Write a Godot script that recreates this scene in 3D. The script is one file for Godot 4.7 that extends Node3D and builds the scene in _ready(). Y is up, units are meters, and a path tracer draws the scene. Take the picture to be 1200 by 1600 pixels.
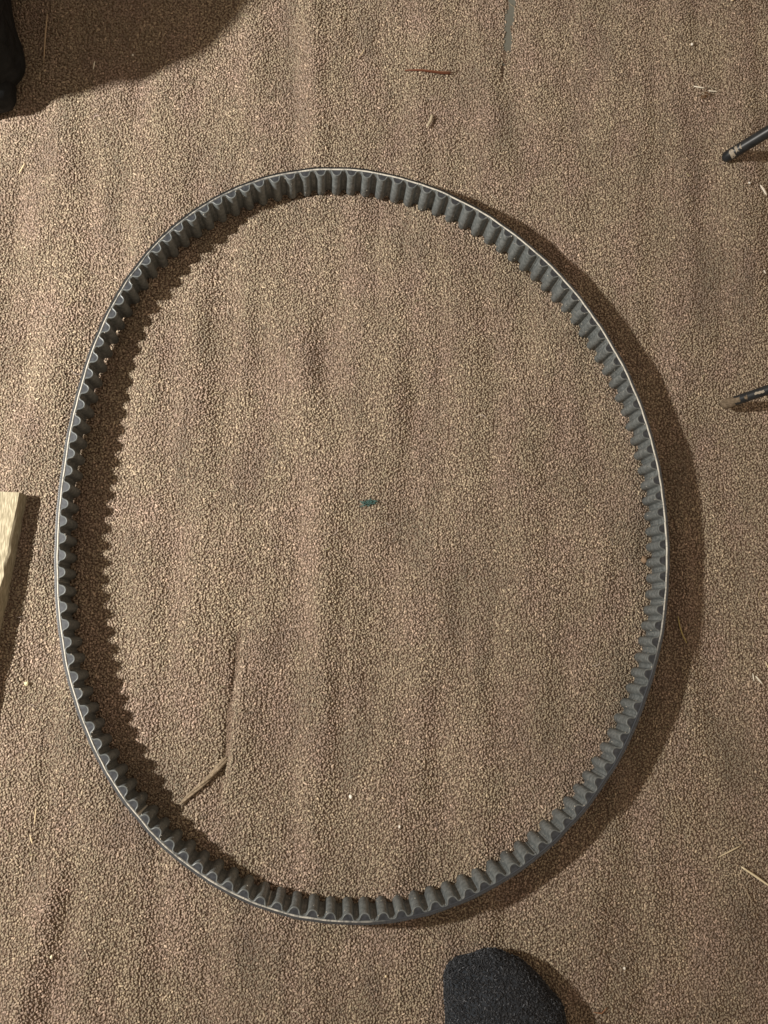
extends Node3D

# metres; y up; the carpet's pile tops lie near y = 0
const LAMP_AT := Vector3(-1.041, 0.857, -0.17)
const LAMP_AIM := Vector3(-0.66, 0.0, -0.35)
const BELT_WIDTH := 0.0285
const BELT_MIDDLE := Vector2(0.0381, -0.0930)
const TEETH := 129
var rng := RandomNumberGenerator.new()
var wave := FastNoiseLite.new()
var patch := FastNoiseLite.new()
var grime := FastNoiseLite.new()
var taken := {}


# ------------------------------------------------------------------ naming
func numbered(called: String) -> String:
	if not taken.has(called):
		taken[called] = 0
		return called
	taken[called] += 1
	return "%s_%03d" % [called, taken[called]]


func tag(o: Node, label: String, category: String, group := "", kind := "") -> void:
	o.set_meta("label", label)
	o.set_meta("category", category)
	if group:
		o.set_meta("group", group)
	if kind:
		o.set_meta("kind", kind)


func thing(called: String, at: Vector3, label: String, category: String, group := "") -> Node3D:
	var o := Node3D.new()
	o.name = numbered(called)
	add_child(o, true)
	o.position = at
	tag(o, label, category, group)
	return o


func part(called: String, mesh: Mesh, m: Material, parent: Node) -> MeshInstance3D:
	var o := MeshInstance3D.new()
	o.name = numbered(called) if parent == self else called
	o.mesh = mesh
	if m:
		o.material_override = m
	parent.add_child(o, true)
	return o


# ------------------------------------------------------------------ materials
func lin(r: float, g: float, b: float) -> Color:
	return Color(r, g, b).linear_to_srgb()


func mat(c: Color, rough := 0.8, spec := 0.5) -> StandardMaterial3D:
	var m := StandardMaterial3D.new()
	m.albedo_color = c
	m.roughness = rough
	m.metallic_specular = spec
	return m


func noise_tex(freq: float, octaves: int, dark: Color, light: Color, seed_at: int, size := 512, low := 0.25, high := 0.75) -> NoiseTexture2D:
	var n := FastNoiseLite.new()
	n.seed = seed_at
	n.frequency = freq
	n.fractal_octaves = octaves
	var t := NoiseTexture2D.new()
	t.width = size
	t.height = size
	t.seamless = true
	t.noise = n
	var g := Gradient.new()
	g.set_color(0, dark)
	g.set_color(1, light)
	g.set_offset(0, low)
	g.set_offset(1, high)
	t.color_ramp = g
	return t


func triplanar(m: StandardMaterial3D, per_metre: float) -> void:
	m.uv1_triplanar = true
	m.uv1_world_triplanar = true
	m.uv1_scale = Vector3.ONE * per_metre


# ------------------------------------------------------------------ shapes
func tri(st: SurfaceTool, a: Vector3, b: Vector3, c: Vector3, out: Vector3) -> void:
	if (c - a).cross(b - a).dot(out) < 0.0:
		var t := b
		b = c
		c = t
	st.add_vertex(a)
	st.add_vertex(b)
	st.add_vertex(c)


func quad(st: SurfaceTool, a: Vector3, b: Vector3, c: Vector3, d: Vector3, out: Vector3) -> void:
	tri(st, a, b, c, out)
	tri(st, a, c, d, out)


func begin(smooth := 0) -> SurfaceTool:
	var st := SurfaceTool.new()
	st.begin(Mesh.PRIMITIVE_TRIANGLES)
	st.set_smooth_group(smooth)
	return st


func done(st: SurfaceTool) -> ArrayMesh:
	st.generate_normals()
	return st.commit()


# a round or flattened rod along points, radius of its own at every point
func tube(st: SurfaceTool, pts: Array, radii: Array, sides := 8, flat := 1.0) -> void:
	var rings := []
	var n := pts.size()
	for i in n:
		var ahead: Vector3 = pts[mini(i + 1, n - 1)] - pts[maxi(i - 1, 0)]
		ahead = ahead.normalized()
		var side := ahead.cross(Vector3.UP)
		if side.length() < 0.1:
			side = ahead.cross(Vector3.RIGHT)
		side = side.normalized()
		var above := side.cross(ahead).normalized()
		var ring := []
		for k in sides:
			var a := TAU * k / sides
			ring.append(pts[i] + (side * cos(a) + above * sin(a) * flat) * float(radii[i]))
		rings.append(ring)
	for i in n - 1:
		var mid: Vector3 = (pts[i] + pts[i + 1]) * 0.5
		for k in sides:
			var j := (k + 1) % sides
			var c: Vector3 = (rings[i][k] + rings[i + 1][j]) * 0.5
			quad(st, rings[i][k], rings[i + 1][k], rings[i + 1][j], rings[i][j], c - mid)
	for e in [0, n - 1]:
		var out: Vector3 = pts[e] - pts[1 if e == 0 else n - 2]
		for k in sides:
			tri(st, pts[e], rings[e][k], rings[e][(k + 1) % sides], out)


func rounded_path(pts: Array, radius: float, steps := 5) -> Array:      # adds a domed tip at the first point
	var path := []
	var radii := []
	var dir: Vector3 = (pts[0] - pts[1]).normalized()
	for k in steps:
		var a := PI / 2.0 * (1.0 - float(k) / steps)
		path.append(pts[0] + dir * radius * sin(a) - dir * radius)
		radii.append(maxf(radius * cos(a), radius * 0.08))
	for i in range(1, pts.size()):
		path.append(pts[i])
		radii.append(radius)
	return [path, radii]


func rounded_block(half: Vector3, radius: float, cells: int, bump: float, seed_at: int) -> ArrayMesh:
	var n := FastNoiseLite.new()
	n.seed = seed_at
	n.frequency = 11.0
	n.fractal_octaves = 3
	var st := begin(0)
	for axis in 3:
		for s in [-1.0, 1.0]:
			var grid := []
			for i in cells + 1:
				var row := []
				for j in cells + 1:
					var u := 2.0 * i / cells - 1.0
					var v := 2.0 * j / cells - 1.0
					var q := Vector3.ZERO
					q[axis] = s
					q[(axis + 1) % 3] = signf(u) * pow(absf(u), 0.6)
					q[(axis + 2) % 3] = signf(v) * pow(absf(v), 0.6)
					var p := q * half
					var inner := (half - Vector3.ONE * radius).max(Vector3.ZERO)
					var core := p.clamp(-inner, inner)
					var d := (p - core).normalized()
					p = core + d * radius
					row.append(p + d * n.get_noise_3dv(p) * bump)
				grid.append(row)
			for i in cells:
				for j in cells:
					quad(st, grid[i][j], grid[i + 1][j], grid[i + 1][j + 1], grid[i][j + 1], grid[i][j])
	return done(st)


# ------------------------------------------------------------------ the carpet's lie
func ridge(x: float, z: float, x0: float, z0: float, x1: float, z1: float, wide: float, high: float) -> float:
	var t := (z - z0) / (z1 - z0)
	var d := (x - lerpf(x0, x1, t)) / wide
	if absf(d) > 3.0:
		return 0.0
	var along := smoothstep(-0.35, 0.2, t) * (1.0 - smoothstep(0.8, 1.35, t))
	return 2.9 * high * along * exp(-d * d)


func ground(x: float, z: float) -> float:
	var h := wave.get_noise_2d(x * 15.0, z * 2.8) * 0.0055 + wave.get_noise_2d(x * 34.0 + 40.0, z * 9.0) * 0.0010 - 0.0008
	h += ridge(x, z, 0.058, -0.36, 0.054, -0.20, 0.016, 0.0019)
	h += ridge(x, z, -0.003, -0.07, -0.005, 0.17, 0.015, 0.0026)
	h += ridge(x, z, 0.190, -0.22, 0.178, 0.00, 0.018, 0.0022)
	h += ridge(x, z, 0.256, 0.12, 0.234, 0.25, 0.018, 0.0020)
	h += ridge(x, z, -0.018, -0.66, -0.013, -0.44, 0.014, 0.0018)
	h += ridge(x, z, 0.424, -0.63, 0.412, -0.33, 0.018, 0.0018)
	h += ridge(x, z, -0.222, 0.21, -0.240, 0.33, 0.015, 0.0028)
	h += ridge(x, z, -0.036, -0.28, -0.018, -0.21, 0.017, 0.0008)
	h += ridge(x, z, 0.095, -0.07, 0.090, 0.06, 0.016, 0.0012)
	h += ridge(x, z, -0.130, -0.20, -0.120, 0.00, 0.020, 0.0011)
	# the sharp crease left of the fold that runs down to the twig
	var t := (z - 0.025) / 0.085
	var edge := x - lerpf(-0.0762, -0.0832, clampf(t, -2.0, 1.6))
	var along := smoothstep(-0.6, 0.4, t) * (1.0 - smoothstep(0.95, 1.6, t))
	if edge > -0.004 and edge < 0.09:
		h += along * 0.0088 * smoothstep(-0.003, 0.008, edge) * exp(-pow(maxf(edge, 0.0) / 0.026, 1.5))
	if edge > -0.014 and edge < 0.010:
		h -= along * 0.0034 * exp(-pow((edge + 0.002) / 0.0032, 2.0))
	return h


func slit(x: float, z: float) -> float:           # > 0 inside the cut in the carpet
	if z > -0.545:
		return -1.0
	if z < -0.581:
		var c := 0.1769 + (-0.5815 - z) * 0.105
		return lerpf(0.0030, 0.0042, clampf((-0.5815 - z) / 0.05, 0.0, 1.0)) - absf(x - c)
	var t := (z + 0.5815) / 0.037
	return lerpf(0.0022, 0.0010, t) - absf(x - lerpf(0.1755, 0.1702, t))


func on_carpet(x: float, z: float, up := 0.0) -> Vector3:
	return Vector3(x, ground(x, z) + up, z)


func carpet() -> void:
	var root := Node3D.new()
	root.name = "carpet"
	add_child(root, true)
	tag(root, "brown speckled loop pile carpet lying in shallow wrinkles", "carpet", "", "structure")
	# backing sheet under the pile, on to where nothing is seen
	var xs := [-3.0, -2.2, -1.6, -1.2, -0.9, -0.7]
	var zs := [-3.0, -2.2, -1.7, -1.3, -1.05]
	for i in 211:
		xs.append(-0.56 + 0.006 * i)
	for i in 251:
		zs.append(-0.92 + 0.006 * i)
	xs.append_array([0.9, 1.2, 1.7, 2.3, 3.0])
	zs.append_array([0.75, 0.95, 1.3, 1.8, 2.5])
	var st := begin(0)
	for x in xs.size():
		for z in zs.size():
			var deep := 0.0009 + (0.0012 if slit(xs[x], zs[z]) > 0.0 else 0.0)
			var inside: bool = xs[x] > -0.55 and xs[x] < 0.69 and zs[z] > -0.91 and zs[z] < 0.57
			st.add_vertex(on_carpet(xs[x], zs[z], -deep if inside else -0.0002))
	for x in xs.size() - 1:
		for z in zs.size() - 1:
			var a := x * zs.size() + z
			for k in [a, a + zs.size(), a + zs.size() + 1, a, a + zs.size() + 1, a + 1]:
				st.add_index(k)
	st.generate_normals()
	var bm := mat(Color.WHITE, 0.95, 0.2)
	bm.albedo_texture = noise_tex(0.16, 3, lin(0.16, 0.116, 0.086), lin(0.30, 0.225, 0.165), 7, 512, 0.3, 0.7)
	bm.normal_enabled = true
	var nt := noise_tex(0.16, 2, Color.BLACK, Color.WHITE, 7, 512, 0.0, 1.0)
	nt.color_ramp = null
	nt.as_normal_map = true
	nt.bump_strength = 12.0
	bm.normal_texture = nt
	triplanar(bm, 5.0)
	part("backing", st.commit(), bm, root)

	# one loop of yarn, then the pile
	var loop := begin(0)
	var rows := 4
	var ring := []
	for i in rows + 1:
		var a := PI * i / rows
		var r := []
		for k in 6:
			var b := TAU * k / 6
			r.append(Vector3(sin(a) * cos(b) * 0.00093, sin(a) * sin(b) * 0.00068, -cos(a) * 0.00110))
		ring.append(r)
	for i in rows:
		for k in 6:
			var j := (k + 1) % 6
			var c: Vector3 = ring[i][k] + ring[i + 1][j]
			if i > 0:
				tri(loop, ring[i][k], ring[i + 1][k], ring[i][j], c)
			if i < rows - 1:
				tri(loop, ring[i][j], ring[i + 1][k], ring[i + 1][j], c)
	var where: Array[Transform3D] = []
	var tint := PackedColorArray()
	var dx := 0.0022
	var dz := 0.0019
	var nx := int(1.21 / dx)
	var nz := int(1.45 / dz)
	for i in nx:
		var column := rng.randf_range(-0.0002, 0.0002)
		for j in nz:
			var x := -0.54 + i * dx + column + rng.randf_range(-0.0011, 0.0011)
			var z := -0.90 + (j + 0.5 * (i % 2)) * dz + rng.randf_range(-0.0010, 0.0010)
			if slit(x, z) > 0.0:
				continue
			var wear := patch.get_noise_2d(x * 9.0, z * 6.0)
			var long := rng.randf_range(0.8, 1.2)
			if rng.randf() < 0.09:
				long *= rng.randf_range(1.4, 2.0)
			var fat := rng.randf_range(0.72, 1.08)
			var b := Basis(Vector3.UP, rng.randf_range(-0.75, 0.75) if rng.randf() < 0.25 else rng.randf() * TAU)
			b = b * Basis(Vector3.RIGHT, rng.randf_range(-0.35, 0.35)) * Basis.from_scale(Vector3(fat, rng.randf_range(0.8, 1.25), long))
			var y := rng.randf_range(-0.0009, -0.0004)
			where.append(Transform3D(b, on_carpet(x, z, y)))
			# yarn colours: beige, brown and a rosy brown, mixed loop by loop and worn in patches
			var shade := rng.randf()
			var v := lerpf(0.72, 1.12, shade) * (1.0 + 0.16 * wear)
			if rng.randf() < 0.11:
				v *= rng.randf_range(1.25, 1.65)  # highlight specks, put into the colour of scattered loops
			elif rng.randf() < 0.10:
				v *= 0.65
			var rosy := clampf(0.33 + 0.95 * patch.get_noise_2d(x * 16.0 + 50.0, z * 11.0) + rng.randf_range(-0.35, 0.35), 0.0, 1.0)
			var soil := smoothstep(0.18, 0.62, grime.get_noise_2d(x * 12.0, z * 5.0)) * 0.34
			for s in [Vector3(-0.050, 0.268, 0.016), Vector3(0.025, -0.122, 0.010), Vector3(-0.012, -0.245, 0.014), Vector3(0.365, 0.29, 0.03), Vector3(-0.215, 0.09, 0.017), Vector3(0.19, 0.10, 0.03)]:
				soil += 0.38 * exp(-Vector2(x - s.x, (z - s.y) * 0.7).length_squared() / (s.z * s.z)) * (0.7 + 0.5 * grime.get_noise_2d(x * 60.0, z * 60.0))
			var c := Color(0.388, 0.320, 0.228).lerp(Color(0.394, 0.294, 0.234), rosy) * v
			c = c.lerp(Color(0.115, 0.100, 0.080), clampf(soil, 0.0, 0.75))
			c.a = 1.0
			tint.append(c)
	var mm := MultiMesh.new()
	mm.transform_format = MultiMesh.TRANSFORM_3D
	mm.use_colors = true
	mm.mesh = done(loop)
	mm.instance_count = where.size()
	for i in where.size():
		mm.set_instance_transform(i, where[i])
		mm.set_instance_color(i, tint[i])
	var pm := mat(Color.WHITE, 0.72, 0.35)
	pm.vertex_color_use_as_albedo = true
	pm.rim_enabled = true
	pm.rim = 0.25
	pm.backlight_enabled = true
	pm.backlight = lin(0.11, 0.085, 0.06)
	var pile := MultiMeshInstance3D.new()
	pile.name = "loop_pile"
	pile.multimesh = mm
	pile.material_override = pm
	pile.set_meta("kind", "stuff")
	root.add_child(pile, true)

	# loose fibres and hairs shed on the pile
	var hs := begin(0)
	tube(hs, [Vector3(-0.0042, 0, 0.0008), Vector3(-0.002, 0.0004, -0.0004), Vector3(0.0, 0.0006, -0.0008), Vector3(0.0022, 0.0004, -0.0003), Vector3(0.004, 0, 0.0009)], [0.00008, 0.00016, 0.00018, 0.00016, 0.00008], 4)
	var hm := MultiMesh.new()
	hm.transform_format = MultiMesh.TRANSFORM_3D
	hm.use_colors = true
	hm.mesh = done(hs)
	hm.instance_count = 700
	for i in 700:
		var x := rng.randf_range(-0.52, 0.66)
		var z := rng.randf_range(-0.88, 0.53)
		var v := rng.randf_range(0.25, 0.62)
		hm.set_instance_transform(i, Transform3D(Basis(Vector3.UP, rng.randf() * TAU) * Basis.from_scale(Vector3(rng.randf_range(0.4, 1.6), 1.0, rng.randf_range(-2.2, 2.2))), on_carpet(x, z, 0.0007)))
		hm.set_instance_color(i, Color(v, v * rng.randf_range(0.78, 0.9), v * rng.randf_range(0.5, 0.75)))
	var loose := MultiMeshInstance3D.new()
	loose.name = "loose_fibres"
	loose.multimesh = hm
	loose.material_override = pm
	loose.set_meta("kind", "stuff")
	root.add_child(loose, true)

	# grey strip that shows through the cut
	var sg := begin(0)
	var last := []
	for i in 40:
		var z := -0.92 + i * 0.0091
		var c := 0.1769 + (-0.5815 - z) * 0.105
		var row := []
		for k in 5:
			var x := c + (k - 2) * 0.0024
			row.append(on_carpet(x, z, -0.0012 + 0.00025 * sin(i * 1.7 + k)))
		if last:
			for k in 4:
				quad(sg, last[k], row[k], row[k + 1], last[k + 1], Vector3.UP)
		last = row
	part("seam_strip", done(sg), mat(lin(0.125, 0.125, 0.105), 0.7), root)


# ------------------------------------------------------------------ the belt
func outline(a: float) -> Vector2:
	var r := 0.29853 - 0.00526 * cos(a) + 0.00105 * sin(a) - 0.03182 * cos(2 * a) + 0.00416 * sin(2 * a) + 0.00542 * cos(3 * a) + 0.00087 * sin(3 * a)
	r += 0.00020 * cos(4 * a) - 0.00167 * sin(4 * a) - 0.00045 * cos(5 * a) + 0.00025 * sin(5 * a)
	return BELT_MIDDLE + Vector2(cos(a), sin(a)) * r


var arc := PackedFloat32Array()


func measure() -> void:
	var s := 0.0
	arc.append(0.0)
	for i in 4096:
		s += outline(TAU * i / 4096).distance_to(outline(TAU * (i + 1) / 4096))
		arc.append(s)


func angle_at(s: float) -> float:
	s = fposmod(s, arc[4096])
	var i := clampi(arc.bsearch(s) - 1, 0, 4095)
	return TAU * (i + (s - arc[i]) / (arc[i + 1] - arc[i])) / 4096.0


func frame_at(s: float) -> Transform3D:                 # x along the belt, y up, z towards the loop's inside
	var a := angle_at(s)
	var p := outline(a)
	var t := (outline(a + 0.002) - outline(a - 0.002)).normalized()
	var along := Vector3(t.x, 0, t.y)
	var inward := along.cross(Vector3.UP)
	if inward.dot(Vector3(BELT_MIDDLE.x - p.x, 0, BELT_MIDDLE.y - p.y)) < 0.0:
		inward = -inward
	# the belt leans outwards a little where the loop is tightest
	var lean := pow(absf(sin(a)), 4.0) * (0.0036 if sin(a) > 0.0 else 0.0028)
	var up := (Vector3.UP * BELT_WIDTH - inward * lean).normalized()
	var side := (inward * BELT_WIDTH + Vector3.UP * lean).normalized()
	return Transform3D(Basis(along, up, side), inward * lean + Vector3(p.x, -0.0005 + 0.0003 * grime.get_noise_1d(s * 9.0), p.y) + inward * 0.0007 * grime.get_noise_1d(s * 22.0 + 70.0))


# sweeps a closed section (inward, up) round the loop; rib raises its outermost points in fine cross ribs
func ring_sweep(section: Array, steps: int, rib: float, colour := 0) -> ArrayMesh:
	var total := arc[4096]
	var rings := []
	for i in steps:
		var f := frame_at(total * i / steps)
		var row := []
		for p in section:
			var d: float = p.x
			if d < 0.0003:
				d += [0.0, -0.6, -1.0, -0.6][i % 4] * rib
			row.append(f * Vector3(0, p.y, d))
		rings.append(row)
	var middle := Vector2.ZERO
	for p in section:
		middle += p / section.size()
	var st := begin(0)
	var n := section.size()
	for k in n:
		var j := (k + 1) % n
		st.set_smooth_group(k + 1)
		var mid: Vector2 = (section[k] + section[j]) * 0.5 - middle
		var side: Vector2 = (section[j] - section[k]).orthogonal().normalized()
		if side.dot(mid) < 0.0:
			side = -side
		for i in steps:
			var i2 := (i + 1) % steps
			var f := frame_at(total * i / steps)
			if colour == 2:                   # the back is paler but for the upper left
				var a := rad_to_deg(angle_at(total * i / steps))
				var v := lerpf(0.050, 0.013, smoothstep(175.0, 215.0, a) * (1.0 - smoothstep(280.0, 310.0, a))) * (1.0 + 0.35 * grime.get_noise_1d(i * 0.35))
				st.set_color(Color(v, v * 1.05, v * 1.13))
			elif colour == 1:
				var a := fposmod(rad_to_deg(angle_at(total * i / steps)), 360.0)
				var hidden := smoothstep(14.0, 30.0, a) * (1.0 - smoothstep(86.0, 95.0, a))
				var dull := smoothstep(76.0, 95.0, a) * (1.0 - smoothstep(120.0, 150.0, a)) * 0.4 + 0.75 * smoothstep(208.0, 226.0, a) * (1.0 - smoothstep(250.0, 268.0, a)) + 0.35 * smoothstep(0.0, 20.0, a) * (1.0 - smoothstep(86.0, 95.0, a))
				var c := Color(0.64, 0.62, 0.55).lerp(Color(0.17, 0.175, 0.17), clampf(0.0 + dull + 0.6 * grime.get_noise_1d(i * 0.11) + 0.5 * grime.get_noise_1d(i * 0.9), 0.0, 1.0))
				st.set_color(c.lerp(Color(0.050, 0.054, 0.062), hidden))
			quad(st, rings[i][k], rings[i2][k], rings[i2][j], rings[i][j], f.basis * Vector3(0, side.y, side.x))
	return done(st)


func tooth_outer() -> Array:          # half of the tooth's outline: along, inward (mm)
	return [Vector2(6.92, 3.95), Vector2(5.7, 4.0), Vector2(5.05, 4.22), Vector2(4.62, 4.75), Vector2(4.32, 5.5), Vector2(4.02, 6.4), Vector2(3.62, 7.3), Vector2(3.05, 8.15), Vector2(2.3, 8.85), Vector2(1.3, 9.35), Vector2(0.0, 9.55)]


func tooth_mesh(fabric: Material, rubber: Material) -> ArrayMesh:
	var half := tooth_outer()
	var outer := []
	for p in half:
		outer.append(Vector2(-p.x * 1.055, p.y) * 0.001)
	for i in range(half.size() - 2, -1, -1):
		outer.append(half[i] * Vector2(1.055, 1.0) * 0.001)
	var n := outer.size()
	var nor := []
	for i in n:
		var t: Vector2 = outer[mini(i + 1, n - 1)] - outer[maxi(i - 1, 0)]
		var o := Vector2(-t.y, t.x).normalized()
		nor.append(o if o.y >= -0.01 else -o)
	var top := BELT_WIDTH
	var levels := [Vector2(0.0004, 0.0), Vector2(0.0, 0.0004), Vector2(0.0, top * 0.5), Vector2(0.0, top - 0.0006), Vector2(0.00018, top - 0.00018), Vector2(0.00055, top)]   # inset, height
	var st := begin(0)
	for l in levels.size() - 1:
		st.set_smooth_group(1 if l < 3 else 1 + l)
		for i in n - 1:
			var q := []
			for c in [[i, l], [i + 1, l], [i + 1, l + 1], [i, l + 1]]:
				var lv: Vector2 = levels[c[1]]
				var p: Vector2 = outer[c[0]] - nor[c[0]] * lv.x
				q.append(Vector3(p.x, lv.y, p.y))
			var o: Vector2 = nor[i] + nor[i + 1]
			quad(st, q[0], q[1], q[2], q[3], Vector3(o.x, 0.6 if l > 2 else (-0.4 if l == 0 else 0.0), o.y))
	# the rim of the fabric on the cut side, from the rounded edge in to the rubber
	st.set_smooth_group(9)
	var inner := []
	for i in n:
		inner.append(outer[i] - nor[i] * 0.00115)
	for i in n - 1:
		var a: Vector2 = outer[i] - nor[i] * 0.00055
		var b: Vector2 = outer[i + 1] - nor[i + 1] * 0.00055
		quad(st, Vector3(a.x, top, a.y), Vector3(b.x, top, b.y), Vector3(inner[i + 1].x, top - 0.00030, inner[i + 1].y), Vector3(inner[i].x, top - 0.00030, inner[i].y), Vector3.UP)
	st.set_material(fabric)
	var mesh := done(st)
	var sr := begin(0)
	for y in [[top - 0.00030, 1.0], [0.0, -1.0]]:
		for i in n - 1:
			var a: Vector2 = inner[i]
			var b: Vector2 = inner[i + 1]
			quad(sr, Vector3(a.x, y[0], a.y), Vector3(b.x, y[0], b.y), Vector3(b.x, y[0], 0.00325), Vector3(a.x, y[0], 0.00325), Vector3(0, y[1], 0))
	sr.set_material(rubber)
	sr.generate_normals()
	sr.commit(mesh)
	return mesh


func belt() -> void:
	measure()
	var root := thing("drive_belt", Vector3.ZERO, "large black toothed drive belt lying on edge in an open loop on the carpet", "drive belt")
	var black := mat(Color.WHITE, 0.5, 0.5)
	black.vertex_color_use_as_albedo = true
	var h := BELT_WIDTH
	var cover := [Vector2(0.0, 0.0006), Vector2(0.0, h - 0.0007), Vector2(0.00025, h - 0.0002), Vector2(0.0007, h - 0.00002), Vector2(0.0019, h), Vector2(0.0019, 0.0), Vector2(0.0007, 0.00002)]
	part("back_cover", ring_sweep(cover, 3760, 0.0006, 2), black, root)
	var cm := mat(Color.WHITE, 0.75, 0.4)
	cm.vertex_color_use_as_albedo = true
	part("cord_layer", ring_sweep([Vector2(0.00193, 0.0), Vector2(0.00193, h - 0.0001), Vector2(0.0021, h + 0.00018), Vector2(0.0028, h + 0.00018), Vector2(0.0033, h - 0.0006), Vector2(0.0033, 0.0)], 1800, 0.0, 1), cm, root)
	var fabric := mat(Color.WHITE, 0.55, 0.5)
	fabric.albedo_texture = noise_tex(0.045, 4, lin(0.092, 0.103, 0.104), lin(0.185, 0.200, 0.200), 5)
	fabric.roughness_texture = noise_tex(0.03, 3, Color(0.62, 0.62, 0.62), Color(0.95, 0.95, 0.95), 6)
	triplanar(fabric, 9.0)
	var rubber := mat(Color.WHITE, 0.46, 0.5)
	rubber.albedo_texture = noise_tex(0.05, 4, lin(0.026, 0.030, 0.036), lin(0.052, 0.058, 0.068), 9)
	triplanar(rubber, 9.0)
	var m := tooth_mesh(fabric, rubber)
	for i in TEETH:
		var t := part("tooth", m, null, root)
		var jig := Basis.from_euler(Vector3(0.0, rng.randf_range(-0.025, 0.025), rng.randf_range(-0.012, 0.012))).scaled(Vector3(1.0, 1.0, 1.0))
		t.transform = frame_at(0.96198 + arc[4096] * i / TEETH + rng.randf_range(-0.00025, 0.00025)) * Transform3D(jig, Vector3.ZERO)
	# pale grains added on the teeth in place of small white glints
	var grain := SphereMesh.new()
	grain.radius = 0.00038
	grain.height = 0.0006
	grain.radial_segments = 6
	grain.rings = 3
	var mm := MultiMesh.new()
	mm.transform_format = MultiMesh.TRANSFORM_3D
	mm.use_colors = true
	mm.mesh = grain
	mm.instance_count = 420
	for i in 420:
		var k := rng.randi() % TEETH
		var half := tooth_outer()
		var p: Vector2 = half[rng.randi() % half.size()] * 0.001
		if rng.randf() < 0.5:
			p.x = -p.x
		var y := h * rng.randf() if rng.randf() < 0.8 else h * 0.99
		var f := frame_at(0.96198 + arc[4096] * k / TEETH)
		mm.set_instance_transform(i, Transform3D(Basis().scaled(Vector3.ONE * rng.randf_range(0.5, 1.5)), f * Vector3(p.x * 1.055, y, p.y)))
		var v := rng.randf_range(0.15, 0.6)
		mm.set_instance_color(i, Color(v, v * 0.92, v * 0.78))
	var glint_grains := MultiMeshInstance3D.new()
	glint_grains.name = "glint_grains"
	glint_grains.multimesh = mm
	var gm := mat(Color.WHITE, 0.8, 0.3)
	gm.vertex_color_use_as_albedo = true
	glint_grains.material_override = gm
	glint_grains.set_meta("kind", "stuff")
	root.add_child(glint_grains, true)


# ------------------------------------------------------------------ things round the belt
func board() -> void:
	var root := thing("wooden_board", Vector3(-0.2645, 0, -0.1150), "pale rough sawn wooden board, its end corner showing at the left edge", "board")
	var dir := Vector2(-0.118, 0.993).normalized()
	var wide := Vector2(-0.995, -0.03).normalized()
	var high := 0.0150
	var n := FastNoiseLite.new()
	n.seed = 3
	n.frequency = 40.0
	n.fractal_octaves = 3
	var st := begin(0)
	var rows := 60
	var grid := []
	for i in rows + 1:
		var l := 0.62 * i / rows
		var row := []
		for p in [Vector2(0.0, 0.0), Vector2(0.0004, 0.006), Vector2(-0.0002, high - 0.0012), Vector2(0.0012, high), Vector2(0.03, high + 0.0002), Vector2(0.06, high), Vector2(0.0885, high), Vector2(0.09, high - 0.0014), Vector2(0.09, 0.0)]:
			var chip := 0.0016 * n.get_noise_2d(l * 3.0, p.x * 9.0 + p.y * 50.0) + (0.0034 * maxf(0.0, n.get_noise_1d(l * 7.0)) if p.y > high - 0.002 and p.x < 0.002 else 0.0)
			var q: Vector2 = dir * (l + 0.0005 * n.get_noise_1d(p.x * 40.0)) + wide * (p.x + chip)
			row.append(Vector3(q.x, p.y + 0.0003 * n.get_noise_2d(l * 2.0, p.x * 20.0), q.y))
		grid.append(row)
	for i in rows:
		for k in 8:
			st.set_smooth_group(k + 1)
			var out := Vector3(-wide.x, 0.0, -wide.y)
			if k >= 2:
				out = Vector3.UP
			if k >= 6:
				out = Vector3(wide.x, 0.3, wide.y)
			quad(st, grid[i][k], grid[i + 1][k], grid[i + 1][k + 1], grid[i][k + 1], out)
	st.set_smooth_group(20)
	for e in [0, rows]:
		for k in range(1, 8):
			tri(st, grid[e][0], grid[e][k], grid[e][k + 1], Vector3(0, 0, -1 if e == 0 else 1))
	var wm := mat(Color.WHITE, 0.75, 0.3)
	wm.albedo_texture = noise_tex(0.03, 4, lin(0.26, 0.225, 0.15), lin(0.54, 0.48, 0.345), 31)
	triplanar(wm, 1.0)
	wm.uv1_scale = Vector3(48, 48, 6)
	part("timber", done(st), wm, root)


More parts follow.
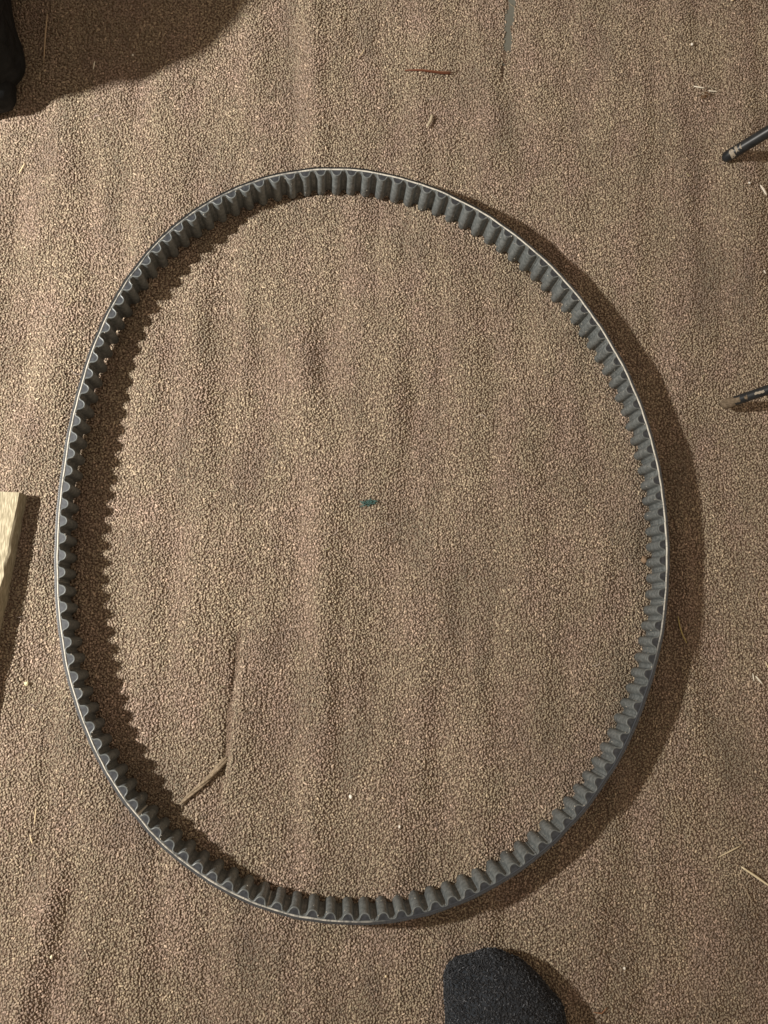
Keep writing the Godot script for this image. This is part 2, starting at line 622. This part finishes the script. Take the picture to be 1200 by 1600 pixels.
func black_bag() -> void:
	var root := thing("black_bag", Vector3(-0.433, 0, -0.652), "shiny black bulging bag, only its lower corner showing in the top left corner", "bag")
	var m := mat(Color.WHITE, 0.62, 0.25)
	m.albedo_texture = noise_tex(0.02, 4, lin(0.006, 0.007, 0.008), lin(0.016, 0.018, 0.020), 44)
	m.normal_enabled = true
	var nt := noise_tex(0.02, 4, Color.BLACK, Color.WHITE, 45)
	nt.color_ramp = null
	nt.as_normal_map = true
	nt.bump_strength = 5.0
	m.normal_texture = nt
	triplanar(m, 5.0)
	var body := part("bag_body", rounded_block(Vector3(0.156, 0.240, 0.130), 0.050, 22, 0.008, 12), m, root)
	body.position = Vector3(-0.030, 0.260, 0.012)
	body.rotation = Vector3(-0.45, 0.30, 0.0)
	var under := part("bag_bottom", rounded_block(Vector3(0.150, 0.090, 0.150), 0.050, 18, 0.008, 15), m, root)
	under.position = Vector3(-0.032, 0.091, 0.070)
	under.rotation.y = 0.36
	var pocket := part("front_pocket", rounded_block(Vector3(0.100, 0.082, 0.060), 0.032, 16, 0.006, 13), m, root)
	pocket.position = Vector3(0.046, 0.083, 0.126)
	pocket.rotation.y = 0.26
	var base := part("base_corner", rounded_block(Vector3(0.045, 0.020, 0.036), 0.018, 8, 0.003, 14), m, root)
	base.position = Vector3(0.092, 0.019, 0.148)
	base.rotation.y = 0.2
	var st := begin(0)
	tube(st, [Vector3(-0.10, 0.47, -0.14), Vector3(-0.08, 0.53, -0.16), Vector3(0.0, 0.555, -0.165), Vector3(0.08, 0.53, -0.16), Vector3(0.10, 0.47, -0.14)], [0.011, 0.011, 0.012, 0.011, 0.011], 8, 0.5)
	part("carry_handle", done(st), m, root)


func metal_stand() -> void:
	var root := thing("metal_stand", Vector3(0.52, 0, -0.34), "black metal stand with worn paint, two round leg ends at the right edge", "stand")
	var paint := mat(Color.WHITE, 0.38, 0.5)
	paint.albedo_texture = noise_tex(0.03, 3, lin(0.010, 0.012, 0.014), lin(0.022, 0.025, 0.028), 61)
	triplanar(paint, 8.0)
	var worn := mat(lin(0.30, 0.26, 0.20), 0.55, 0.5)
	var mud := mat(Color.WHITE, 0.9, 0.2)
	mud.albedo_texture = noise_tex(0.06, 4, lin(0.09, 0.07, 0.047), lin(0.22, 0.17, 0.12), 62)
	triplanar(mud, 12.0)
	var o := root.position
	var tops := []
	var spots := [[Vector3(0.3935, 0.005, -0.4665), Vector3(0.0265, 0.037, -0.0062), 0.0056], [Vector3(0.3755, 0.005, -0.2100), Vector3(0.0245, 0.040, -0.0040), 0.0046]]
	for k in 2:
		var foot: Vector3 = spots[k][0] - o
		var up: Vector3 = spots[k][1].normalized()
		var r: float = spots[k][2]
		var top := foot + up * 0.40
		tops.append(top)
		var path := rounded_path([foot - up * 0.001, foot + up * 0.010, foot + up * 0.05, foot + up * 0.2, top], r)
		var st := begin(0)
		tube(st, path[0], path[1], 14)
		var leg := part("leg", done(st), paint, root)
		# bare, scuffed and muddy places on the leg end, each a thin skin that follows the rod
		var skins := [[0.008, 0.013, 0.4, 1.9], [0.0145, 0.017, 0.9, 1.9], [0.019, 0.0205, 1.1, 1.6]] if k == 0 else [[0.011, 0.020, 0.9, 1.9], [0.024, 0.027, 1.1, 1.7], [0.034, 0.043, 1.2, 1.65]]
		if k == 1:
			var ms := begin(0)
			tube(ms, rounded_path([foot - up * 0.0016, foot + up * 0.006, foot + up * 0.0125, foot + up * 0.0135], r + 0.0005)[0], rounded_path([foot - up * 0.0016, foot + up * 0.006, foot + up * 0.0125, foot + up * 0.0135], r + 0.0005)[1], 14)
			part("muddy_tip", done(ms), mud, leg)
		var side := up.cross(Vector3.UP).normalized()
		var face := side.cross(up).normalized()
		for s in skins:
			var ss := begin(0)
			var rows := []
			for i in 6:
				var t := i / 5.0
				var row := []
				for j in 6:
					var ang := lerpf(s[2], s[3], j / 5.0) + 0.5 * grime.get_noise_2d(i * 33.0, j * 21.0 + s[0] * 9000.0)
					var l := lerpf(s[0], s[1], t) + 0.0012 * grime.get_noise_2d(j * 41.0, i * 17.0 + s[0] * 5000.0)
					row.append(foot + up * l + (side * cos(ang) + face * sin(ang)) * (r + 0.00012))
				rows.append(row)
			for i in 5:
				for j in 5:
					quad(ss, rows[i][j], rows[i + 1][j], rows[i + 1][j + 1], rows[i][j + 1], rows[i][j] - foot - up * float(s[0]))
			part("bare_patch", done(ss), worn if k == 0 or s[0] > 0.03 else mud, leg)
	var cs := begin(0)
	tube(cs, [tops[0], tops[1]], [0.0056, 0.0056], 12)
	part("crossbar", done(cs), paint, root)
	for k in 2:
		var bs := begin(0)
		tube(bs, [tops[k], tops[k] + Vector3(0.20, 0.0, 0.0), Vector3(0.36, -0.001, tops[k].z) + Vector3(0.05, 0, 0)], [0.0056, 0.0056, 0.0056], 12)
		part("rear_leg", done(bs), paint, root)


# ---- the foot: capsules joined into one skin (surface nets)
var bones := []


func flesh(p: Vector3) -> float:
	var acc := 0.0
	for b in bones:
		var a: Vector3 = b[0]
		var ab: Vector3 = b[1] - a
		var t := clampf((p - a).dot(ab) / ab.length_squared(), 0.0, 1.0)
		var d := p.distance_to(a + ab * t) - lerpf(b[2], b[3], t)
		acc += exp(-d * 190.0)
	return minf(0.5, -log(maxf(acc, 1e-30)) / 190.0)


func nets(lo: Vector3, hi: Vector3, cell: float) -> Array:
	var n := Vector3i(((hi - lo) / cell).ceil())
	var f := PackedFloat32Array()
	f.resize((n.x + 1) * (n.y + 1) * (n.z + 1))
	var sy := n.z + 1
	var sx := (n.y + 1) * sy
	for i in n.x + 1:
		for j in n.y + 1:
			for k in n.z + 1:
				f[i * sx + j * sy + k] = flesh(lo + Vector3(i, j, k) * cell)
	var vert := {}
	var pts := PackedVector3Array()
	for i in n.x:
		for j in n.y:
			for k in n.z:
				var sum := Vector3.ZERO
				var hits := 0
				var base := i * sx + j * sy + k
				var any := 0
				for c in 8:
					if f[base + (c & 1) * sx + ((c >> 1) & 1) * sy + (c >> 2)] < 0.0:
						any += 1
				if any == 0 or any == 8:
					continue
				for e in [[0, 1], [2, 3], [4, 5], [6, 7], [0, 2], [1, 3], [4, 6], [5, 7], [0, 4], [1, 5], [2, 6], [3, 7]]:
					var a: int = e[0]
					var b: int = e[1]
					var pa := Vector3(a & 1, (a >> 1) & 1, a >> 2)
					var pb := Vector3(b & 1, (b >> 1) & 1, b >> 2)
					var fa := f[base + int(pa.x) * sx + int(pa.y) * sy + int(pa.z)]
					var fb := f[base + int(pb.x) * sx + int(pb.y) * sy + int(pb.z)]
					if (fa < 0.0) != (fb < 0.0):
						sum += pa.lerp(pb, fa / (fa - fb))
						hits += 1
				vert[base] = pts.size()
				pts.append(lo + (Vector3(i, j, k) + sum / hits) * cell)
	var st := begin(0)
	for i in range(1, n.x):
		for j in range(1, n.y):
			for k in range(1, n.z):
				var base := i * sx + j * sy + k
				for ax in 3:
					var step: int = [sx, sy, 1][ax]
					var u: int = [sy, 1, sx][ax]
					var v: int = [1, sx, sy][ax]
					if (f[base] < 0.0) != (f[base + step] < 0.0):
						var q := [base, base - u, base - u - v, base - v]
						if vert.has(q[0]) and vert.has(q[1]) and vert.has(q[2]) and vert.has(q[3]):
							var out := Vector3.ZERO
							out[ax] = 1.0 if f[base] < 0.0 else -1.0
							quad(st, pts[vert[q[0]]], pts[vert[q[1]]], pts[vert[q[2]]], pts[vert[q[3]]], out)
	return [done(st), pts]


func person() -> void:
	var root := thing("person", Vector3(0.15, 0, 0.40), "person standing at the bottom edge, toes of one foot in a fuzzy charcoal sock", "person")
	var o := root.position
	bones = []
	var toes := [[Vector3(0.1165, 0.0165, 0.2830), Vector3(0.124, 0.026, 0.345), 0.0170, 0.0230], [Vector3(0.1385, 0.0160, 0.2765), Vector3(0.141, 0.027, 0.345), 0.0155, 0.0215], [Vector3(0.1560, 0.0150, 0.2830), Vector3(0.156, 0.026, 0.350), 0.0145, 0.0205], [Vector3(0.1700, 0.0142, 0.2950), Vector3(0.170, 0.023, 0.355), 0.0138, 0.0195], [Vector3(0.1850, 0.0135, 0.3100), Vector3(0.186, 0.019, 0.362), 0.0132, 0.0180]]
	for t in toes:
		t[0].z += 0.004
		bones.append([t[0], t[1], t[2], t[3]])
		bones.append([t[1], Vector3(lerpf(t[1].x, 0.155, 0.5), 0.048, 0.43), t[3], 0.027])
	bones.append([Vector3(0.150, 0.050, 0.42), Vector3(0.156, 0.085, 0.465), 0.030, 0.037])
	bones.append([Vector3(0.165, 0.026, 0.42), Vector3(0.160, 0.032, 0.505), 0.026, 0.031])
	bones.append([Vector3(0.156, 0.085, 0.468), Vector3(0.159, 0.034, 0.505), 0.036, 0.031])
	bones.append([Vector3(0.156, 0.085, 0.470), Vector3(0.160, 0.270, 0.490), 0.036, 0.046])
	for b in bones:
		b[0] -= o
		b[1] -= o
	var made := nets(Vector3(-0.085, -0.004, -0.165), Vector3(0.085, 0.33, 0.160), 0.0055)
	var sm := mat(Color.WHITE, 0.95, 0.15)
	sm.albedo_texture = noise_tex(0.06, 4, lin(0.026, 0.031, 0.038), lin(0.052, 0.060, 0.072), 81)
	sm.rim_enabled = true
	sm.rim = 0.4
	triplanar(sm, 12.0)
	var sock := part("sock", made[0], sm, root)
	# nap of the sock
	var fibre := begin(0)
	tube(fibre, [Vector3(-0.0011, 0, 0), Vector3(-0.0004, 0.0008, 0.0001), Vector3(0.0004, 0.0008, -0.0001), Vector3(0.0011, 0, 0)], [0.00016, 0.00024, 0.00024, 0.00014], 4)
	var pts: PackedVector3Array = made[1]
	var where: Array[Transform3D] = []
	var tint := PackedColorArray()
	for p in pts:
		if p.y > 0.12 or p.z > 0.02:
			continue
		var e := 0.002
		var nrm := Vector3(flesh(p + Vector3(e, 0, 0)) - flesh(p - Vector3(e, 0, 0)), flesh(p + Vector3(0, e, 0)) - flesh(p - Vector3(0, e, 0)), flesh(p + Vector3(0, 0, e)) - flesh(p - Vector3(0, 0, e))).normalized()
		for k in 26:
			var side := nrm.cross(Vector3(rng.randf_range(-1, 1), rng.randf_range(-1, 1), rng.randf_range(-1, 1))).normalized()
			var q := p + side * rng.randf() * 0.0042
			q -= nrm * flesh(q)
			var s2 := nrm.cross(Vector3(rng.randf_range(-1, 1), rng.randf_range(-1, 1), rng.randf_range(-1, 1))).normalized()
			var up := nrm
			var big := rng.randf_range(0.5, 1.15)
			if rng.randf() < 0.10:                    # a hair that stands off the nap
				s2 = (s2 + nrm * rng.randf_range(0.5, 1.6)).normalized()
				up = s2.cross(nrm.cross(s2)).normalized()
				big = rng.randf_range(0.9, 1.7)
			where.append(Transform3D(Basis(s2, up, s2.cross(up)).scaled(Vector3.ONE * big), q - nrm * 0.0002))
			var v := rng.randf_range(0.026, 0.074) if rng.randf() < 0.90 else rng.randf_range(0.09, 0.20)
			tint.append(Color(v, v * 1.06, v * 1.18))
	var mm := MultiMesh.new()
	mm.transform_format = MultiMesh.TRANSFORM_3D
	mm.use_colors = true
	mm.mesh = done(fibre)
	mm.instance_count = where.size()
	for i in where.size():
		mm.set_instance_transform(i, where[i])
		mm.set_instance_color(i, tint[i])
	var nap := MultiMeshInstance3D.new()
	nap.name = "sock_nap"
	nap.multimesh = mm
	var nm := mat(Color.WHITE, 0.85, 0.3)
	nm.vertex_color_use_as_albedo = true
	nap.material_override = nm
	nap.set_meta("kind", "stuff")
	sock.add_child(nap, true)
	var ts := begin(0)
	tube(ts, [Vector3(0.008, 0.17, 0.082), Vector3(0.009, 0.20, 0.086), Vector3(0.011, 0.30, 0.094), Vector3(0.013, 0.42, 0.098)], [0.064, 0.066, 0.071, 0.078], 20)
	part("trouser_leg", done(ts), mat(lin(0.03, 0.035, 0.05), 0.9), root)


func work_lamp() -> void:
	var root := thing("work_lamp", Vector3(LAMP_AT.x, 0, LAMP_AT.z), "work lamp with a small reflector on a thin stand, left of the belt", "lamp")
	var st := begin(0)
	tube(st, [Vector3(-0.10, 0.0, 0.035), Vector3(-0.10, 0.012, 0.035), Vector3(-0.10, 0.018, 0.035)], [0.10, 0.10, 0.085], 24)
	var dark := mat(lin(0.03, 0.03, 0.03), 0.5)
	part("lamp_base", done(st), dark, root)
	var sp := begin(0)
	tube(sp, [Vector3(-0.10, 0.018, 0.035), Vector3(-0.10, 0.4, 0.035), Vector3(-0.10, 0.80, 0.035), Vector3(-0.07, 0.93, 0.026), Vector3(-0.022, 0.908, 0.009)], [0.007, 0.007, 0.007, 0.007, 0.007], 10)
	part("lamp_stem", done(sp), dark, root)
	# shallow reflector behind the bulb
	var axis := (LAMP_AIM - LAMP_AT).normalized()
	var side := axis.cross(Vector3.RIGHT).normalized()
	var other := axis.cross(side).normalized()
	var dish := begin(0)
	var rings := []
	for lv in [[0.004, -0.052], [0.03, -0.048], [0.055, -0.033], [0.075, -0.008], [0.088, 0.020], [0.0895, 0.020], [0.0765, -0.010], [0.056, -0.036], [0.03, -0.051], [0.004, -0.055]]:
		var row := []
		for k in 32:
			row.append(Vector3(0, LAMP_AT.y, 0) + axis * float(lv[1]) + (side * cos(TAU * k / 32) + other * sin(TAU * k / 32)) * float(lv[0]))
		rings.append(row)
	for i in rings.size() - 1:
		for k in 32:
			var j := (k + 1) % 32
			var out: Vector3 = (Vector3(0, LAMP_AT.y, 0) + axis * 0.03 - rings[i][k]) * (1.0 if i < 5 else -1.0)
			quad(dish, rings[i][k], rings[i + 1][k], rings[i + 1][j], rings[i][j], out)
	var tin := mat(lin(0.6, 0.6, 0.58), 0.35)
	tin.metallic = 0.8
	part("reflector", done(dish), tin, root)
	var bulb := SphereMesh.new()
	bulb.radius = 0.032
	bulb.height = 0.064
	var glow := mat(Color.WHITE, 0.4)
	glow.emission_enabled = true
	glow.emission = Color(1.0, 0.90, 0.77)
	glow.emission_energy_multiplier = 5.0
	var b := part("bulb", bulb, glow, root)
	b.position = Vector3(0, LAMP_AT.y, 0)


# ------------------------------------------------------------------ litter
func sliver(called: String, pts: Array, radius: float, colour: Color, label: String, category: String, group := "", flat := 0.6, lift := 0.0008, taper := 0.5) -> void:
	var middle: Vector2 = pts[pts.size() / 2]
	var at := on_carpet(middle.x, middle.y)
	var path := []
	var radii := []
	for i in pts.size():
		for k in (4 if i < pts.size() - 1 else 1):
			var p: Vector2 = pts[i] if k == 0 else pts[i].lerp(pts[i + 1], k / 4.0)
			path.append(on_carpet(p.x, p.y, lift + radius * flat) - at)
	var n := path.size()
	for i in n:
		var t := float(i) / (n - 1)
		radii.append(radius * lerpf(1.0, taper, absf(2.0 * t - 1.0) ** 2.0) * (1.0 + 0.12 * grime.get_noise_2d(i * 37.0, middle.x * 900.0)))
		if i > 0 and i < n - 1:
			path[i].y = lerpf(path[i].y, path[0].lerp(path[n - 1], t).y, 0.6)
	var st := begin(0)
	tube(st, path, radii, 6, flat)
	var o := part(called, done(st), mat(colour, 0.6, 0.4), self)
	o.position = at
	tag(o, label, category, group)


func crumb(x: float, z: float, size: float, colour: Color, label: String, seed_at: int) -> void:
	var n := FastNoiseLite.new()
	n.seed = seed_at
	n.frequency = 0.8
	var st := begin(0)
	var rings := []
	for i in 6:
		var row := []
		for k in 8:
			var d := Vector3(sin(PI * i / 5) * cos(TAU * k / 8), cos(PI * i / 5), sin(PI * i / 5) * sin(TAU * k / 8))
			var r := size * (1.0 + 0.9 * n.get_noise_3dv(d * 1.2))
			row.append(d * r * Vector3(1.0, 0.65, 1.2))
		rings.append(row)
	for i in 5:
		for k in 8:
			var j := (k + 1) % 8
			quad(st, rings[i][k], rings[i + 1][k], rings[i + 1][j], rings[i][j], rings[i][k] + rings[i + 1][j])
	var o := part("crumb", done(st), mat(colour, 0.7, 0.4), self)
	o.position = on_carpet(x, z, 0.0008 + size * 0.4)
	tag(o, label, "crumb", "crumbs scattered on the carpet")


func lint(called: String, x: float, z: float, long: float, wide: float, turn: float, colour: Color, label: String, count: int) -> void:
	var st := begin(0)
	var b := Basis(Vector3.UP, turn)
	for i in count:
		var p := Vector3(rng.randf_range(-1, 1) * long, rng.randf_range(0.0, 1.0) * wide * 0.7, rng.randf_range(-1, 1) * wide)
		var d := Vector3(rng.randf_range(0.3, 1), rng.randf_range(-0.3, 0.3), rng.randf_range(-0.7, 0.7)).normalized() * long * rng.randf_range(0.35, 0.7)
		var c := Vector3(0, rng.randf_range(0.2, 1.0) * wide * 0.5, rng.randf_range(-0.5, 0.5) * wide)
		tube(st, [b * (p - d), b * (p - d * 0.4 + c), b * (p + d * 0.4 + c), b * (p + d)], [0.00014, 0.00026, 0.00026, 0.00014], 5)
	var o := part(called, done(st), mat(colour, 0.9, 0.2), self)
	o.position = on_carpet(x, z, 0.0006)
	tag(o, label, "lint")


func litter() -> void:
	var straw := lin(0.80, 0.70, 0.46)
	var pale := lin(0.82, 0.78, 0.66)
	var straws := "bits of dry straw and grass on the carpet"
	# tan twisted twig inside the belt
	var root := thing("twig", on_carpet(-0.1022, 0.1300, 0.0), "tan twisted twig at the end of a carpet fold, inside the belt at lower left", "twig")
	var tm := mat(Color.WHITE, 0.85, 0.3)
	tm.albedo_texture = noise_tex(0.05, 4, lin(0.15, 0.115, 0.078), lin(0.33, 0.26, 0.18), 91)
	triplanar(tm, 12.0)
	for s in 3:
		var path := []
		var radii := []
		for i in 15:
			var t := i / 14.0
			var p := Vector2(-0.0838, 0.1105).lerp(Vector2(-0.1205, 0.1490), t) + Vector2(0.72, 0.69) * 0.0010 * sin(t * 5.0)
			var a := t * 4.0 + TAU * s / 3.0
			path.append(on_carpet(p.x, p.y, 0.0016 + 0.0007 * sin(a)) - root.position + Vector3(0.72, 0, 0.69) * 0.0011 * cos(a))
			radii.append(lerpf(0.0018, 0.0010, t) * (0.35 if i == 0 or i == 14 else 1.0))
		var st := begin(0)
		tube(st, path, radii, 7)
		part("strand", done(st), tm, root)
	# reddish needle pair
	var nd := thing("pine_needle", on_carpet(0.0975, -0.5512), "dark red brown pine needle of two strands above the belt", "pine needle")
	for s in 2:
		var path := []
		for i in 9:
			var t := i / 8.0
			path.append(on_carpet(lerpf(0.0723, 0.1215, t), -0.5518 + 0.0013 * sin(t * 3.0) + s * (0.0004 + 0.0016 * t) - 0.0004, 0.0012) - nd.position)
		var st := begin(0)
		tube(st, path, [0.0003, 0.0006, 0.0007, 0.0007, 0.0007, 0.0007, 0.0007, 0.0006, 0.0003], 6)
		part("needle", done(st), mat(lin(0.105, 0.034, 0.016) if s else lin(0.18, 0.075, 0.04), 0.55, 0.4), nd)
	sliver("wood_chip", [Vector2(0.0992, -0.5030), Vector2(0.0975, -0.4960), Vector2(0.0938, -0.4895)], 0.0016, lin(0.42, 0.36, 0.26), "short pale tan wood chip lying between the pine needle and the belt", "wood chip", "", 0.7, 0.0012, 0.75)
	lint("lint", 0.0370, -0.1120, 0.0060, 0.0018, 0.23, lin(0.075, 0.150, 0.140), "blue green fluffy lint in the middle of the belt loop", 34)
	lint("lint", 0.3815, -0.5385, 0.0045, 0.0026, 0.1, lin(0.16, 0.09, 0.045), "brown fluff under the broken white straw at upper right", 12)
	sliver("straw", [Vector2(0.3696, -0.5487), Vector2(0.3824, -0.5473)], 0.0009, pale, "white straw piece, the left of two laid end to end above the stand", "straw", straws)
	sliver("straw", [Vector2(0.3857, -0.5453), Vector2(0.3965, -0.5459)], 0.0008, pale, "white straw piece, the right of two laid end to end above the stand", "straw", straws)
	sliver("white_chip", [Vector2(0.4319, -0.4415), Vector2(0.4357, -0.4376), Vector2(0.4392, -0.4320)], 0.0014, lin(0.85, 0.80, 0.70), "curved white sliver just below the upper leg of the stand", "sliver", "", 0.4, 0.0012, 0.35)
	sliver("white_chip", [Vector2(0.4284, -0.3500), Vector2(0.4308, -0.3467)], 0.0008, lin(0.8, 0.75, 0.66), "tiny white sliver at the right edge between the stand's legs", "sliver")
	sliver("grass_blade", [Vector2(0.3212, -0.0099), Vector2(0.3222, -0.0010), Vector2(0.3240, 0.0062), Vector2(0.3276, 0.0145)], 0.0007, lin(0.52, 0.44, 0.19), "curved yellow grass blade in the belt's shadow on the right", "grass blade", straws)
	sliver("straw", [Vector2(0.3905, 0.0440), Vector2(0.3968, 0.0515)], 0.0009, pale, "short thick white straw piece at the right edge level with the grass blade", "straw", straws)
	sliver("straw", [Vector2(0.3882, 0.0415), Vector2(0.3889, 0.0486)], 0.0006, pale, "thin upright white fleck beside the short thick straw piece", "straw", straws)
	sliver("straw", [Vector2(0.4006, 0.0308), Vector2(0.4043, 0.0395)], 0.0006, straw, "thin yellow straw piece cut off by the right edge", "straw", straws)
	sliver("straw", [Vector2(0.3461, 0.2006), Vector2(0.3564, 0.1956), Vector2(0.3667, 0.1908)], 0.0007, lin(0.62, 0.53, 0.36), "straight dull straw slanting up above the long bright straw at lower right", "straw", straws)
	sliver("straw", [Vector2(0.3654, 0.2079), Vector2(0.3790, 0.2168), Vector2(0.3936, 0.2268)], 0.0010, lin(0.90, 0.80, 0.56), "long bright yellow straw slanting down off the right edge", "straw", straws, 0.6, 0.0016)
	sliver("straw", [Vector2(0.3666, 0.2244), Vector2(0.3705, 0.2310), Vector2(0.3743, 0.2388)], 0.0005, lin(0.42, 0.34, 0.24), "faint thin brown straw below the long bright straw", "straw", straws)
	sliver("straw", [Vector2(-0.2761, -0.5870), Vector2(-0.2770, -0.5640), Vector2(-0.2771, -0.5365)], 0.0008, lin(0.55, 0.42, 0.28), "long thin tan straw in the bag's shadow at upper left", "straw", straws)
	sliver("straw", [Vector2(-0.2289, -0.5400), Vector2(-0.2299, -0.5315)], 0.0007, pale, "tiny pale straw fleck in the bag's shadow", "straw", straws)
	sliver("straw", [Vector2(-0.2886, -0.4329), Vector2(-0.2933, -0.4236)], 0.0007, lin(0.75, 0.6, 0.38), "small yellow straw piece by the left edge below the bag", "straw", straws)
	sliver("straw", [Vector2(-0.2396, 0.1489), Vector2(-0.2398, 0.1617)], 0.0005, lin(0.7, 0.57, 0.36), "thin upright straw left of the belt's lower left curve", "straw", straws)
	sliver("straw", [Vector2(-0.2429, 0.1697), Vector2(-0.2404, 0.1776)], 0.0006, lin(0.75, 0.62, 0.4), "short leaning straw just below the thin upright one", "straw", straws)
	sliver("hair", [Vector2(0.0319, -0.5726), Vector2(0.0295, -0.5665), Vector2(0.0250, -0.5610)], 0.0004, lin(0.6, 0.48, 0.3), "fine pale hair above the belt's top, left of the pine needle", "hair")
	sliver("hair", [Vector2(0.2276, 0.3205), Vector2(0.2345, 0.3215), Vector2(0.2394, 0.3172)], 0.0005, lin(0.30, 0.15, 0.08), "curled reddish hair at the bottom, right of the sock", "hair")
	var white := lin(0.85, 0.82, 0.74)
	crumb(-0.1945, -0.5518, 0.0011, white, "white crumb in the bag's shadow at the top left", 1)
	crumb(-0.2552, 0.0475, 0.0017, lin(0.75, 0.68, 0.42), "yellowish crumb between the board and the belt", 2)
	crumb(0.0225, 0.1443, 0.0016, white, "white crumb inside the belt loop, nearest its bottom", 3)
	crumb(0.0644, 0.1687, 0.0011, white, "small white crumb inside the belt loop, right of the larger white one", 4)
	crumb(0.0528, 0.2882, 0.0010, lin(0.85, 0.7, 0.45), "yellow crumb to the left of the sock", 5)
	crumb(0.2569, 0.2879, 0.0011, white, "white crumb to the right of the sock", 6)
	crumb(0.3705, -0.5963, 0.0014, white, "pale crumb at the top right above the two white straw pieces", 7)
	crumb(0.4153, -0.6477, 0.0015, lin(0.75, 0.6, 0.42), "tan crumb at the top right edge of the view", 8)
	crumb(0.4192, -0.4416, 0.0011, white, "white crumb left of the curved white sliver", 9)
	crumb(-0.2190, 0.2640, 0.0013, lin(0.8, 0.72, 0.52), "pale crumb on the wrinkle at the lower left corner", 10)
	crumb(-0.2780, -0.0365, 0.0009, white, "tiny white crumb in the board's shadow", 11)
	crumb(0.2935, -0.0620, 0.0034, lin(0.24, 0.165, 0.105), "brown lump touching the inner side of the belt on the right", 12)


func _ready() -> void:
	rng.seed = 20
	wave.seed = 11
	wave.frequency = 1.0
	wave.fractal_octaves = 2
	patch.seed = 5
	patch.frequency = 1.0
	patch.fractal_octaves = 3
	grime.seed = 8
	grime.frequency = 1.0
	grime.fractal_octaves = 3

	var cam := Camera3D.new()
	cam.name = "camera"
	cam.fov = 67.38
	cam.near = 0.02
	cam.far = 20.0
	add_child(cam, true)
	cam.transform = Transform3D(Basis(Vector3(0.99726, 0.07397, 0.0), Vector3(-0.010972, 0.147934, -0.988936), Vector3(-0.073149, 0.986227, 0.148340)).orthonormalized(), Vector3(0, 0.69, 0))
	cam.current = true

	var env := Environment.new()
	env.background_mode = Environment.BG_COLOR
	env.background_color = lin(0.40, 0.31, 0.23)      # light thrown back by the room's walls and ceiling
	env.background_energy_multiplier = 1.0
	env.tonemap_mode = Environment.TONE_MAPPER_LINEAR
	env.tonemap_exposure = 1.0
	env.sdfgi_enabled = true
	env.ssao_enabled = true
	env.ssil_enabled = true
	var we := WorldEnvironment.new()
	we.name = "world"
	we.environment = env
	add_child(we, true)

	var lamp := SpotLight3D.new()                      # the bulb in its reflector
	lamp.name = "lamp_light"
	lamp.light_color = Color(1.0, 0.98, 0.945)
	lamp.light_energy = 3.65
	lamp.light_size = 0.034
	lamp.spot_angle = 62.0
	lamp.spot_angle_attenuation = 1.0
	lamp.spot_range = 6.0
	lamp.spot_attenuation = 2.0
	lamp.shadow_enabled = true
	add_child(lamp, true)
	lamp.look_at_from_position(LAMP_AT, LAMP_AIM)

	carpet()
	work_lamp()
	belt()
	board()
	black_bag()
	metal_stand()
	person()
	litter()
